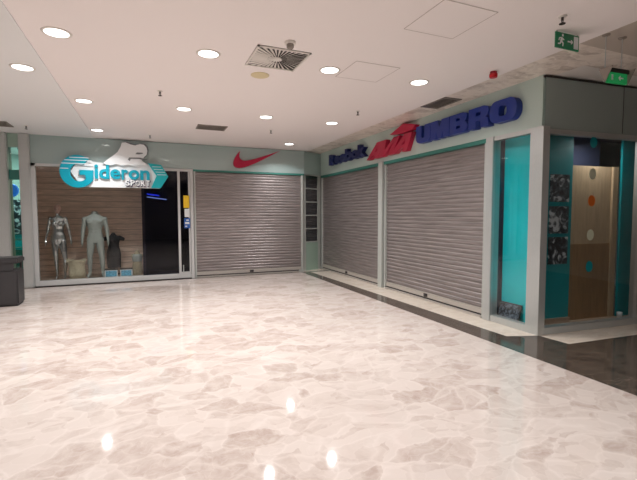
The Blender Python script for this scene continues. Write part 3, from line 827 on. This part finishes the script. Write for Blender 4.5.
# silver female
t = thing('mannequin', 'shiny silver female mannequin with pinkish head at left of the window', 'mannequin', (-1.86, 10.95, .10))
bm = bmesh.new()
loft(bm, [(.80,0,.0,.10,.08),(.86,0,.01,.150,.105),(.92,0,.01,.158,.11),(1.0,0,0,.135,.092),(1.07,0,0,.108,.08),(1.14,0,0,.108,.08),(1.24,0,-.005,.13,.092),(1.33,0,0,.150,.088),(1.375,0,0,.155,.072),(1.405,0,0,.11,.058),(1.44,0,0,.048,.045)])
for s_ in (-1,1): ell(bm, (s_*.062,-.075,1.265), (.056,.05,.055))
chain(bm, [((0,0,1.40),.042),((0,0,1.50),.037)])
for s_ in (-1,1):
    ell(bm, (s_*.145,0,1.37), (.05,.048,.05))
    el = (s_*.205,.02,1.12); wr = (s_*.245,-.02,.90)
    chain(bm, [((s_*.155,0,1.365),.043),(el,.034),(wr,.022)]); hand(bm, wr, (s_*.05,-.03,-1), s_)
chain(bm, [((-.075,0,.86),.088),((-.07,-.02,.64),.070),((-.06,-.02,.46),.048),((-.06,.01,.34),.048),((-.055,.02,.08),.027),((-.05,-.12,.022),.024)])
ell(bm, (-.053,.025,.04), (.03,.04,.035))
chain(bm, [((.075,0,.86),.088),((.105,-.04,.64),.070),((.13,-.06,.46),.048),((.12,-.01,.33),.048),((.10,.05,.10),.027),((.115,-.09,.022),.024)])
ell(bm, (.10,.05,.05), (.03,.04,.035))
solidify_body('body', bm, M['chrome'], t)
bm = bmesh.new()
ell(bm, (0,-.01,1.60), (.066,.082,.098)); ell(bm, (0,-.03,1.545), (.046,.052,.045)); ell(bm, (0,-.094,1.59), (.011,.016,.02))
chain(bm, [((0,0,1.48),.036),((0,-.005,1.54),.036)])
for s_ in (-1,1): ell(bm, (s_*.066,.0,1.59), (.010,.018,.026)); ell(bm, (s_*.026,-.078,1.607), (.014,.010,.007))
ell(bm, (0,-.082,1.552), (.02,.010,.007))
solidify_body('head', bm, M['pink'], t, .006, 3)
link_mesh('base_plate', lathe([(0,0),(.16,0),(.16,.008),(.15,.012),(0,.012)], 36, (.02,-.02,0)), M['glass'], t)

# grey male, headless
t = thing('mannequin', 'headless grey male mannequin standing in the middle of the window', 'mannequin', (-1.12, 10.95, .10))
bm = bmesh.new()
loft(bm, [(.80,0,.0,.11,.09),(.87,0,.01,.165,.115),(.94,0,.01,.165,.115),(1.05,0,0,.142,.10),(1.12,0,0,.142,.098),(1.25,0,-.005,.178,.12),(1.34,0,-.005,.21,.118),(1.395,0,0,.205,.09),(1.435,0,0,.14,.078),(1.475,0,0,.080,.068),(1.54,0,0,.058,.058)])
for s_ in (-1,1):
    ell(bm, (s_*.082,-.085,1.30), (.085,.045,.06)); ell(bm, (s_*.20,0,1.35), (.065,.06,.066))
    el = (s_*.250,.02,1.08); wr = (s_*.268,-.03,.86)
    chain(bm, [((s_*.205,0,1.35),.054),(el,.043),(wr,.028)]); hand(bm, wr, (s_*.0,-.06,-1), s_)
    chain(bm, [((s_*.085,0,.88),.096),((s_*.105,-.01,.66),.080),((s_*.125,-.01,.48),.056),((s_*.13,.015,.35),.056),((s_*.135,.02,.09),.034),((s_*.155,-.15,.03),.030)])
    ell(bm, (s_*.135,.03,.05), (.034,.05,.04))
    ell(bm, (s_*.075,.085,.88), (.075,.06,.075))
for k in range(3):
    for s_ in (-1,1): ell(bm, (s_*.036,-.09,1.20-k*.065), (.032,.018,.028))
solidify_body('body', bm, M['grey_man'], t)
link_mesh('base_plate', lathe([(0,0),(.2,0),(.2,.008),(.19,.012),(0,.012)], 36), M['glass'], t)

# black dress form
t = thing('dress_form', 'black clothed torso form behind the small boxes in the window', 'dress form', (-.76, 11.22, .10))
bm = bmesh.new()
loft(bm, [(.16,0,0,.150,.10),(.35,0,0,.158,.11),(.50,0,0,.162,.112),(.60,0,0,.145,.10),(.68,0,0,.118,.085),(.76,0,0,.125,.09),(.85,0,-.005,.145,.10),(.92,0,0,.14,.08),(.955,0,0,.07,.055),(1.0,0,0,.045,.045)])
for s_ in (-1,1):
    chain(bm, [((s_*.13,0,.90),.052),((s_*.21,-.01,.865),.046)])
    ell(bm, (s_*.06,-.08,.835), (.052,.045,.05))
solidify_body('dress', bm, M['black_cloth'], t, .01, 4)
bm = lathe([(0,0),(.13,0),(.13,.012),(.018,.02),(.018,.18),(0,.18)], 28)
link_mesh('stand', bm, M['black'], t)
link_mesh('neck_cap', lathe([(0,1.0),(.04,1.0),(.036,1.02),(0,1.026)], 24), M['darkrail'], t)

# sack
t = thing('cloth_sack', 'beige open-topped sack standing between the two tall mannequins', 'sack', (-1.50, 10.80, .10))
bm = bmesh.new()
n = 40; prof = [(.115,0),(.15,.02),(.165,.10),(.160,.18),(.150,.26),(.160,.33),(.190,.40),(.205,.425),(.195,.43),(.150,.36),(.12,.30),(0,.28)]
rings = []
for j, (r_, z) in enumerate(prof):
    if r_ == 0: rings.append([bm.verts.new((0,0,z))]); continue
    rings.append([bm.verts.new(((r_+.010*math.sin(5*a_+j*.7)+.006*math.sin(11*a_+j))*math.cos(a_), .8*(r_+.010*math.sin(5*a_+j*.7))*math.sin(a_), z+(.018*math.sin(3*a_) if j > 5 else 0))) for a_ in [2*PI*i/n for i in range(n)]])
for a_, b2 in zip(rings, rings[1:]):
    for i in range(n):
        q_ = [a_[i], a_[(i+1)%n]] + ([b2[0]] if len(b2) == 1 else [b2[(i+1)%n], b2[i]])
        bm.faces.new(q_)
bm.faces.new(rings[0])
link_mesh('sack_body', bm, M['sack'], t, True)
bm = bmesh.new(); tube(bm, (-.155,-.05,.20), (.155,-.05,.24), .0); bm.free()

# small torso at right
t = thing('torso_form', 'small beige torso form in the corner beside the dark glass', 'dress form', (-.235, 10.98, .10))
bm = bmesh.new()
loft(bm, [(0.0,0,0,.105,.08),(.10,0,0,.12,.09),(.20,0,0,.118,.085),(.30,0,0,.095,.075),(.40,0,0,.11,.08),(.47,0,0,.112,.075),(.52,0,0,.07,.05),(.56,0,0,.04,.04),(.60,0,0,.036,.036)])
for s_ in (-1,1): ell(bm, (s_*.10,0,.455), (.04,.04,.05))
solidify_body('torso', bm, M['bust_c'], t, .009, 3)
bm = bmesh.new(); loft(bm, [(.32,0,0,.104,.084),(.40,0,0,.118,.088),(.46,0,0,.120,.082),(.50,0,0,.10,.07)])
solidify_body('vest', bm, M['grey_man'], t, .009, 2)

# boxes with a blue picture
for x, w_, l in ((-.79,.27,'white box with a light blue picture in front of the black torso form'),(-.47,.26,'white box with a light blue picture right of the black torso form')):
    t = thing('picture_box', l, 'box', (x, 10.74, .10), random.uniform(-.06,.06), 'boxes with a blue picture')
    link_mesh('carton', B(-w_/2,w_/2,-.05,.05,0,.19,.004), M['box_w'], t)
    link_mesh('picture_label', B(-w_/2+.02,w_/2-.02,-.052,-.050,.02,.15), M['box_b'], t)
    link_mesh('dark_lid', B(-w_/2-.002,w_/2+.002,-.053,.052,.165,.195,.003), M['darkrail'], t)

# glowing tubes added behind the dark glass in place of reflected LED lights
t = thing('reflected_led', 'thin blue and white glowing line added for lights reflected in the dark shop glass', 'light', (.30, 11.6, HB+.3))
bm = bmesh.new(); tube(bm, (-.35,0,-.93), (.20,0,-1.00), .012); link_mesh('white_reflection_tube', bm, M['reflect_w'], t)
bm = bmesh.new(); tube(bm, (-.30,.02,-.86), (.02,.02,-.90), .016); link_mesh('blue_reflection_tube', bm, M['reflect_b'], t)
bm = bmesh.new(); tube(bm, (-.2,.01,-.88), (-.2,.01,0), .004); tube(bm, (.1,.01,-.97), (.1,.01,0), .004); link_mesh('added_suspension_wire', bm, M['steel'], t)

# litter bin
t = thing('litter_bin', 'dark charcoal litter bin standing at the left edge of the hall', 'bin', (-2.20, 8.62, 0))
link_mesh('bin_body', B(-.20,.15,-.20,.20,.02,.62,.02), M['bin'], t)
link_mesh('bin_foot', B(-.17,.13,-.17,.17,0,.03), M['black'], t)
link_mesh('bin_hood_back', B(-.20,-.16,-.20,.20,.615,.735), M['bin'], t)
link_mesh('bin_hood_front', B(-.16,.10,-.20,-.185,.615,.735), M['bin'], t)
link_mesh('bin_hood_post', B(.10,.13,.16,.20,.615,.735), M['bin'], t)
link_mesh('bin_lid', B(-.215,.165,-.215,.215,.73,.83,.018), M['bin'], t)

# ------------------------------------------------------------------ added unseen fill lamps brightening the display, return window and glass strip
def fill_lamp(label, x, y, z, e, size=.12, col=(1,.95,.9)):
    t = thing('fill_spotlight', label, 'spotlight', (x, y, z))
    link_mesh('fill_lamp_can', lathe([(0,0),(.06,0),(.06,-.05),(.05,-.05),(.05,-.02),(0,-.02)], 24), M['white_pl'], t)
    ld = bpy.data.lights.new('fill_lamp_light', 'AREA'); ld.shape = 'DISK'; ld.size = size; ld.energy = e; ld.color = col
    lo = bpy.data.objects.new('lamp', ld); COL.objects.link(lo); lo.parent = t; lo.location = (0,0,-.055)
fill_lamp('unseen fill lamp added in the display window ceiling on the left', -1.6, 10.95, HB+.3, 115)
fill_lamp('unseen fill lamp added in the display window ceiling on the right', -.7, 10.95, HB+.3, 115)
p_ = ret(1.2,.45)
fill_lamp('unseen fill lamp added behind the right-hand window, over the wooden panel', p_.x-.0, p_.y-.28, HB, 14)  # added to brighten the return window interior
fill_lamp('unseen fill lamp added behind the green glass strip', -3.2, 12.6, HC, 140)

# ------------------------------------------------------------------ world, camera, view
wd = bpy.data.worlds.new('world'); SC.world = wd; wd.use_nodes = True
wd.node_tree.nodes['Background'].inputs[0].default_value = (.5,.5,.5,1)
wd.node_tree.nodes['Background'].inputs[1].default_value = .05
yaw, pit, roll, f = .3962, -.0587, -.0016, 412.71
F = Vector((math.sin(yaw)*math.cos(pit), math.cos(yaw)*math.cos(pit), math.sin(pit)))
Rv = Vector((math.cos(yaw), -math.sin(yaw), 0)); Uv = Rv.cross(F)
R2 = Rv*math.cos(roll)+Uv*math.sin(roll); U2 = -Rv*math.sin(roll)+Uv*math.cos(roll)
cd = bpy.data.cameras.new('camera'); cam = bpy.data.objects.new('camera', cd); COL.objects.link(cam)
mat = Matrix((R2, U2, -F)).transposed().to_4x4(); mat.translation = Vector((0,0,1.55))
cam.matrix_world = mat
cd.sensor_fit = 'HORIZONTAL'; cd.sensor_width = 36; cd.lens = f/637*36; cd.shift_x = -1/637; cd.shift_y = -1/637
cd.clip_start = .05; cd.clip_end = 100
SC.camera = cam
SC.view_settings.view_transform = 'Standard'; SC.view_settings.look = 'None'
SC.view_settings.gamma = 1; SC.view_settings.use_curve_mapping = False
SC.view_settings.exposure = -0.9
SC.cycles.max_bounces = 10; SC.cycles.diffuse_bounces = 5; SC.cycles.transparent_max_bounces = 12
SC.cycles.caustics_reflective = False; SC.cycles.caustics_refractive = False
SC.cycles.sample_clamp_indirect = 6
